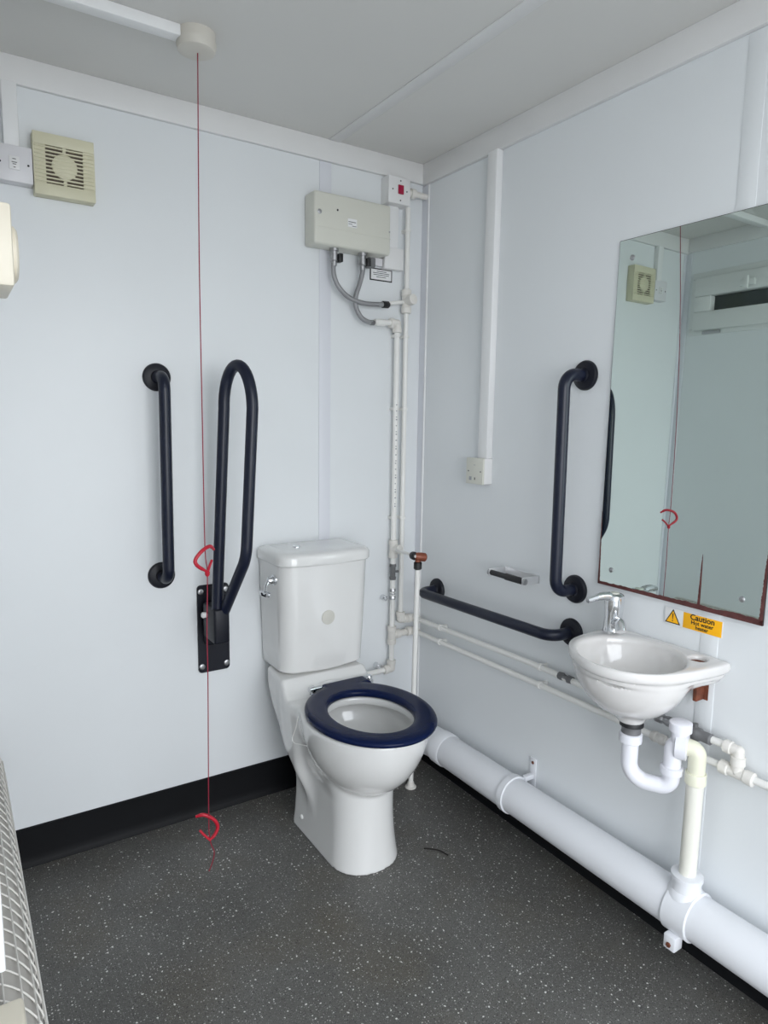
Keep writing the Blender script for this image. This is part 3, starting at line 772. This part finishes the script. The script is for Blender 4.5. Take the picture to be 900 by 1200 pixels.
# riser on the right of the pair, carrying on along the right wall
V2 = -.086
t = thing('cold_supply_pipe', 'right-hand white riser, turning the corner into the upper pipe on the right wall', 'pipe', (V2,Yp,.57))
up = [(V2,Yp,2.046),(V2,Yp,.560),(-.030,Yp,.560),(-.030,-.655,.577),(-.030,-.915,.575)]
obj('pipe', tb(fillet(up, .010), PR, 18), 'pipe', t)
b = tee((V2,Yp,1.728), (0,0,1), (.1,-1,.1), L=.042, r=.0165); obj('tee_joint', b, 'fitting', t)
b = tb([(V2,Yp,1.728),(-.168,-.038,1.712)], PR-.002, 14); obj('branch_pipe', b, 'pipe', t)
for zc in (1.97, 1.606, 1.349, .950): obj('pipe_clip', clip_bm((V2,Yp,zc), (0,0,1), (0,-1,0)), 'pipe', t)
obj('elbow', elbow((V2,Yp,.560), (0,0,1), (1,0,0), L=.030), 'fitting', t)
obj('elbow', elbow((-.030,Yp-.004,.560), (-1,0,0), (0,-1,.02), L=.030), 'fitting', t)
obj('pipe_clip', clip_bm((-.030,-.205,.5655), (0,1,0), (-1,0,0)), 'pipe', t)
obj('pipe_clip', clip_bm((-.030,-.700,.577), (0,1,0), (-1,0,0)), 'pipe', t)
b = lt((-.030,-.775,.577), (0,-1,0), [(0,.011),(.012,.0125),(.018,.009),(.030,.009),(.036,.0125),(.050,.011)], 8); obj('inline_valve', b, 'grayf', t, label='grey in-line valve')
b = lt((-.030,-.905,.576), (0,-1,0), [(0,.011),(.012,.013),(.018,.010),(.034,.010)], 8); obj('brass_valve', b, 'grayf', t)
obj('yellow_ring', lt((-.030,-.938,.575), (0,-1,0), [(0,.0115),(.012,.0115)], 16), 'yellow', t, label='yellow ring')
# lower pipe from the tee
t = thing('lower_wall_pipe', 'lower white pipe along the right wall, running on to the fittings past the basin', 'pipe', (-.03,-.7,.52))
obj('pipe', tb(fillet([(V1+.03,Yp-.001,.503),(-.030,Yp,.508),(-.030,-.655,.520),(-.030,-1.38,.527),(-.030,FY+.005,.533)], .010), PR, 18), 'pipe', t)
obj('reducer', fit_collar(B(), (-.070,Yp,.505), (1,0,0), L=.030, r=.013), 'fitting', t)
obj('elbow', elbow((-.030,Yp-.004,.508), (-1,0,0), (0,-1,.02), L=.030), 'fitting', t)
obj('pipe_clip', clip_bm((-.030,-.205,.5115), (0,1,0), (-1,0,0)), 'pipe', t)
obj('pipe_clip', clip_bm((-.030,-.700,.521), (0,1,0), (-1,0,0)), 'pipe', t)
b = fit_collar(B(), (-.030,-1.110,.524), (0,1,0), L=.040, r=.014); obj('coupling', b, 'fitting', t)
obj('tee_joint', tee((-.030,-1.312,.526), (0,1,0), (0,0,1), L=.040, r=.0145), 'fitting', t)
obj('elbow', elbow((-.030,-1.312,.578), (0,1,0), (0,0,-1), L=.034, r=.0135), 'fitting', t)
obj('stub_pipe', tb([(-.030,-1.312,.58),(-.030,-1.245,.578)], PR, 18), 'pipe', t)
# hoses behind the basin
t = thing('dark_flexible_tail', 'dark flexible tail feeding the tap from the valve left of the basin trap', 'hose', (-.03,-.95,.57))
obj('hose', tb(smooth_path([(-.030,-.938,.575),(-.032,-.985,.562),(-.036,-1.01,.556),(-.05,-1.00,.62),(-.06,-.98,.70)]), .0055, 12), 'grayf', t)
t = thing('isolation_valve_tail', 'dark grey valve and tail behind the trap at the end of the upper fittings', 'valve', (-.03,-1.2,.575))
obj('tail_pipe', tb([(-.030,-1.065,.578),(-.030,-1.262,.576)], .0068, 14), 'grayf', t)
b = lt((-.030,-1.095,.578), (0,-1,0), [(0,.009),(.006,.0135),(.020,.0135),(.026,.010),(.040,.0135),(.052,.0135),(.056,.009)], 8); obj('compression_nut', b, 'steel', t)
b = lt((-.030,-1.185,.577), (0,-1,0), [(0,.013),(.012,.017),(.030,.017),(.036,.013),(.060,.014),(.064,.009)], 10); tube(b, [(-.03,-1.205,.577),(-.03,-1.205,.601)], .006, 10); obj('valve_body', b, 'grayf', t)
# pressure valve and the drop pipe standing clear of the corner
t = thing('relief_valve_pipe', 'white drop pipe with copper and black relief valve in the corner right of the toilet', 'pipe', (-.178,-.252,0))
px_, py_ = -.166, -.250
V = Vector; a0 = V((V1,Yp,.835)); dv2 = (V((px_,py_,.846)) - a0); L2 = dv2.length; dn = dv2.normalized()
obj('feed_pipe', tb([a0, a0+dn*(L2-.02)], .0052, 14), 'pipe', t)
obj('inlet_nut', lt(a0+dn*(L2-.050), dn, [(0,.010),(.003,.0145),(.020,.0145),(.024,.010)], 12), 'black', t)
sd = V((.62,-.78,-.05)).normalized()
b = lt(a0+dn*(L2-.028), dn, [(0,.010),(.030,.010)], 20)
pc = V((px_,py_,.842))
b2 = lt(a0+dn*(L2-.028), V((.80,-.25,-.12)), [(0,.012),(.008,.0145),(.022,.0155),(.036,.015),(.040,.011)], 20)
b.free(); obj('valve_body', b2, 'copper', t, label='copper coloured valve body')
vb = a0+dn*(L2-.028)+V((.80,-.25,-.12)).normalized()*.010
obj('valve_neck', tb([vb, (vb.x,vb.y,vb.z-.022)], .0095, 18), 'copper', t)
obj('outlet_nut', lt((vb.x,vb.y,vb.z-.018), (0,0,-1), [(0,.010),(.003,.0145),(.024,.0145),(.028,.010)], 12), 'black', t)
obj('drop_pipe', tb([(vb.x,vb.y,vb.z-.040),(vb.x-.014,vb.y-.006,.012)], PR, 18), 'pipe', t)
b = lt((vb.x-.014,vb.y-.006,0), (0,0,1), [(0,.020),(.004,.020),(.007,.014),(.020,.0115),(.022,.009)], 20); obj('floor_collar', b, 'fitting', t)
# the two chrome fixings showing between cistern and riser
for i, (zc, lab) in enumerate(((.648,'upper of the two small chrome wall fixings right of the cistern'),(.388,'lower of the two small chrome wall fixings right of the cistern'))):
    xx = -.150 if i == 0 else -.176
    b = lt((xx,0,zc), (0,-1,0), [(0,.010),(.004,.010),(.010,.007),(.020,.007),(.022,.009),(.028,.009),(.030,.005)], 16)
    tube(b, [(xx,-.024,zc),(xx-.018,-.026,zc+.004)], .005, 12)
    top('wall_fixing', b, 'chrome', lab, 'fixing', (xx,0,zc), 'chrome fixings behind the cistern')

# ------------------------------------------------------------ right wall items
t = thing('socket_box', 'small white connection box below the vertical trunking on the right wall', 'socket', (0,-.375,1.10))
obj('back_box', bx(-.034,0,-.420,-.338,1.105,1.189,bev=.002), 'whitebox', t)
fp = obj('face_plate', bx(-.042,-.034,-.421,-.337,1.104,1.190,bev=.002), 'heater', t)
for p_ in ((-.350,1.146),(-.410,1.146)): obj('screw', lt((-.042,p_[0],p_[1]), (-1,0,0), [(0,.0025),(.001,.0025)], 10), 'grayf', t)
obj('printed_mark', bx(-.0424,-.042,-.366,-.354,1.116,1.128), 'mark', fp); obj('printed_mark', bx(-.0424,-.042,-.384,-.380,1.118,1.126), 'ink', fp); obj('printed_mark', bx(-.0424,-.042,-.384,-.374,1.166,1.1675), 'mark', fp)
top('cable_trunking', bx(-.026,0,-.418,-.374,1.189,2.138,bev=.003), 'conduit', 'white vertical trunking on the right wall down to the connection box', 'trunking', (0,-.395,1.2))

t = thing('toilet_roll_holder', 'empty chrome toilet roll holder with a black spindle on the right wall', 'toilet roll holder', (0,-.57,.83))
b = bx(-.003,0,-.650,-.500,.822,.846,bev=.001)
for yy in (-.650,-.503): box(b, -.072, 0, yy, yy+.003, .822, .846, bev=.001)
obj('bracket', b, 'satin', t)
for yy, d in ((-.650,-1),(-.500,1)): obj('spindle_cap', lt((-.064,yy+d*.0,.834), (0,d,0), [(0,.0095),(.006,.0095),(.007,.007)], 24), 'steel', t)
b = lt((-.064,-.505,.834), (0,-1,0), [(0,.0085),(.066,.0085),(.067,.0105),(.140,.0105)], 24); obj('spindle', b, 'black', t, label='black plastic spindle')

# mirror, a hair out of true with the wall
t = thing('wall_mirror', 'large frameless mirror with corroded red-brown edges above the basin', 'mirror', (-.004,-1.104,.873))
MR = Matrix.Rotation(math.radians(.51),3,'Y') @ Matrix.Rotation(math.radians(-.45),3,'Z')
MC = Vector((-.0065,-1.104,1.324))
def mir(bm):
    bmesh.ops.rotate(bm, verts=bm.verts, cent=(0,0,0), matrix=MR); bmesh.ops.translate(bm, verts=bm.verts, vec=MC); return bm
my, mz = .226, .451
obj('glass_edge', mir(bx(-.0022,.0025,-my,my,-mz,mz)), 'dark', t)
obj('mirror_glass', mir(bx(-.0030,-.0022,-my+.0012,my-.0012,-mz+.0012,mz-.0012)), 'mirror', t)
def strip(pts_in, pts_out):
    b = B(); A = [b.verts.new((-.0034,)+p) for p in pts_in]; Z = [b.verts.new((-.0034,)+p) for p in pts_out]
    A2 = [b.verts.new((-.0029,)+p) for p in pts_in]; Z2 = [b.verts.new((-.0029,)+p) for p in pts_out]; n = len(A)
    for i in range(n-1):
        b.faces.new((A[i],A[i+1],Z[i+1],Z[i])); b.faces.new((A2[i],Z2[i],Z2[i+1],A2[i+1]))
        b.faces.new((A[i],A2[i],A2[i+1],A[i+1])); b.faces.new((Z[i],Z[i+1],Z2[i+1],Z2[i]))
    return b
rn = random.Random(3)
N = 60
pi_ = [(my - 2*my*i/N, -mz + .008 + .0035*i/N + rn.uniform(-.0012,.0012) + .0035*abs(math.sin(i*.21))*(i/N)) for i in range(N+1)]
po_ = [(my - 2*my*i/N, -mz) for i in range(N+1)]
obj('corroded_edge', mir(strip(pi_, po_)), 'rustred', t, label='red-brown corroded bottom edge')
pi_ = [(-my + .008*(1-i/N)**.5 + rn.uniform(0,.0015), -mz + .175*i/N) for i in range(N+1)]; po_ = [(-my, -mz + .175*i/N) for i in range(N+1)]
obj('corroded_edge', mir(strip(pi_, po_)), 'rustred', t)
pi_ = [(my - .006*(1-i/N) - rn.uniform(0,.001), -mz + .20*i/N) for i in range(N+1)]; po_ = [(my, -mz + .20*i/N) for i in range(N+1)]
obj('corroded_edge', mir(strip(pi_, po_)), 'rustred', t)
c0 = -.074
pi_ = [(c0 + .0035*(1-i/30)**.6 + rn.uniform(0,.0007), -mz+.004 + .130*i/30) for i in range(31)]; po_ = [(c0 - .003*(1-i/30)**.6, -mz+.004 + .130*i/30) for i in range(31)]
obj('corroded_crack', mir(strip(pi_, po_)), 'rustred', t)
for yy, zz in ((.184,.403),(.184,-.406),(-.176,-.402)):
    obj('mirror_screw', mir(lt((-.0028,yy,zz), (-1,0,0), [(0,.0068),(.0015,.0068),(.003,.005),(.0034,.002)], 20)), 'steel', t)

# caution sticker
t = thing('caution_sticker', 'orange hot water caution sticker below the mirror', 'sticker', (-.0,-1.15,.83))
def yz(p): return (-1.086 - p[0], .816 + p[1])   # local: x right along the wall, y up
obj('backing', bx(-.0040,-.0028,-1.236,-1.084,.815,.8565,bev=.0004), 'paper', t)
def tri(cx, cy, s, x):
    b = B(); pr = [(-(cx + s*math.sin(2*PI*k/3)), cy + s*math.cos(2*PI*k/3)) for k in range(3)]
    prism(b, pr, 0, x, x-.0003); return b
obj('warning_triangle', tri(1.107,.8305,.0245,-.0040), 'ink', t)
obj('triangle_face', tri(1.107,.8305,.0195,-.0043), 'orange', t)
b = prism(B(), [(-1.1055,.844),(-1.1085,.844),(-1.1078,.829),(-1.1062,.829)], 0, -.0046, -.0049); lathe(b, (-.0046,-1.107,.8255), (-1,0,0), [(0,.0016),(.0003,.0016)], 12); obj('exclamation_mark', b, 'ink', t)
obj('text_panel', bx(-.0043,-.0040,-1.234,-1.135,.8165,.855,bev=.0001), 'orange', t)
for s_, sz_, zc in (('Caution',.0195,.8475),('Hot water',.0135,.8345),('heater',.0125,.8240)):
    bt = text_bm(s_, sz_, (-.0045,-1.1845,zc), (0,-1,0), (0,0,1), .0002)
    if s_ == 'Caution':
        pass
    obj('lettering', bt, 'ink', t)

# twig on the floor
t = top('dried_twig', tb(smooth_path([(-.335,-.545,.003),(-.318,-.565,.006),(-.300,-.580,.003),(-.292,-.610,.003)]), .0022, 6), 'debris', 'tiny dark dried twig on the floor right of the toilet', 'debris', (-.31,-.58,0))

# ------------------------------------------------------------ camera
cam = bpy.data.cameras.new('camera'); co = bpy.data.objects.new('camera', cam); C.objects.link(co); S.camera = co
P0 = (-1.49688340, -2.08316393, 1.30995246); yaw, pit, rol, fpx = .57468378, -.13590998, .0154149319, 791.8197
f = Vector((math.sin(yaw)*math.cos(pit), math.cos(yaw)*math.cos(pit), math.sin(pit)))
r = f.cross(Vector((0,0,1))).normalized(); u = r.cross(f)
r2 = r*math.cos(rol) + u*math.sin(rol); u2 = -r*math.sin(rol) + u*math.cos(rol)
mt = Matrix((r2, u2, -f)).transposed().to_4x4(); mt.translation = Vector(P0); co.matrix_world = mt
cam.sensor_fit = 'HORIZONTAL'; cam.sensor_width = 36; cam.lens = fpx/900*36; cam.clip_start = .01

# ------------------------------------------------------------ daylight through the doorway
w = bpy.data.worlds.new('sky'); S.world = w; w.use_nodes = True
nt = w.node_tree; bg = nt.nodes['Background']
tc = nt.nodes.new('ShaderNodeTexCoord'); sx = nt.nodes.new('ShaderNodeSeparateXYZ'); nt.links.new(tc.outputs['Generated'], sx.inputs[0])
cr = nt.nodes.new('ShaderNodeValToRGB'); nt.links.new(sx.outputs['Z'], cr.inputs[0])
cr.color_ramp.elements[0].position = 0.0; cr.color_ramp.elements[0].color = (.95, .975, 1.0, 1)
cr.color_ramp.elements[1].position = .8; cr.color_ramp.elements[1].color = (.86, .92, 1.0, 1)
nt.links.new(cr.outputs[0], bg.inputs['Color']); bg.inputs['Strength'].default_value = 6.2
la = bpy.data.lights.new('doorway_portal', 'AREA'); lo = bpy.data.objects.new('doorway_portal', la); C.objects.link(lo)
la.shape = 'RECTANGLE'; la.size = DX1-DX0; la.size_y = DZ; la.cycles.is_portal = True
lo.location = ((DX0+DX1)/2, FY-T-.01, DZ/2); lo.rotation_euler = (PI/2, 0, 0)

S.view_settings.view_transform = 'Standard'; S.view_settings.look = 'None'; S.view_settings.gamma = 1
S.view_settings.use_curve_mapping = False; S.view_settings.exposure = 0.0
S.cycles.use_denoising = True
S.cycles.max_bounces = 12; S.cycles.diffuse_bounces = 8; S.cycles.glossy_bounces = 6
S.cycles.sample_clamp_indirect = 8
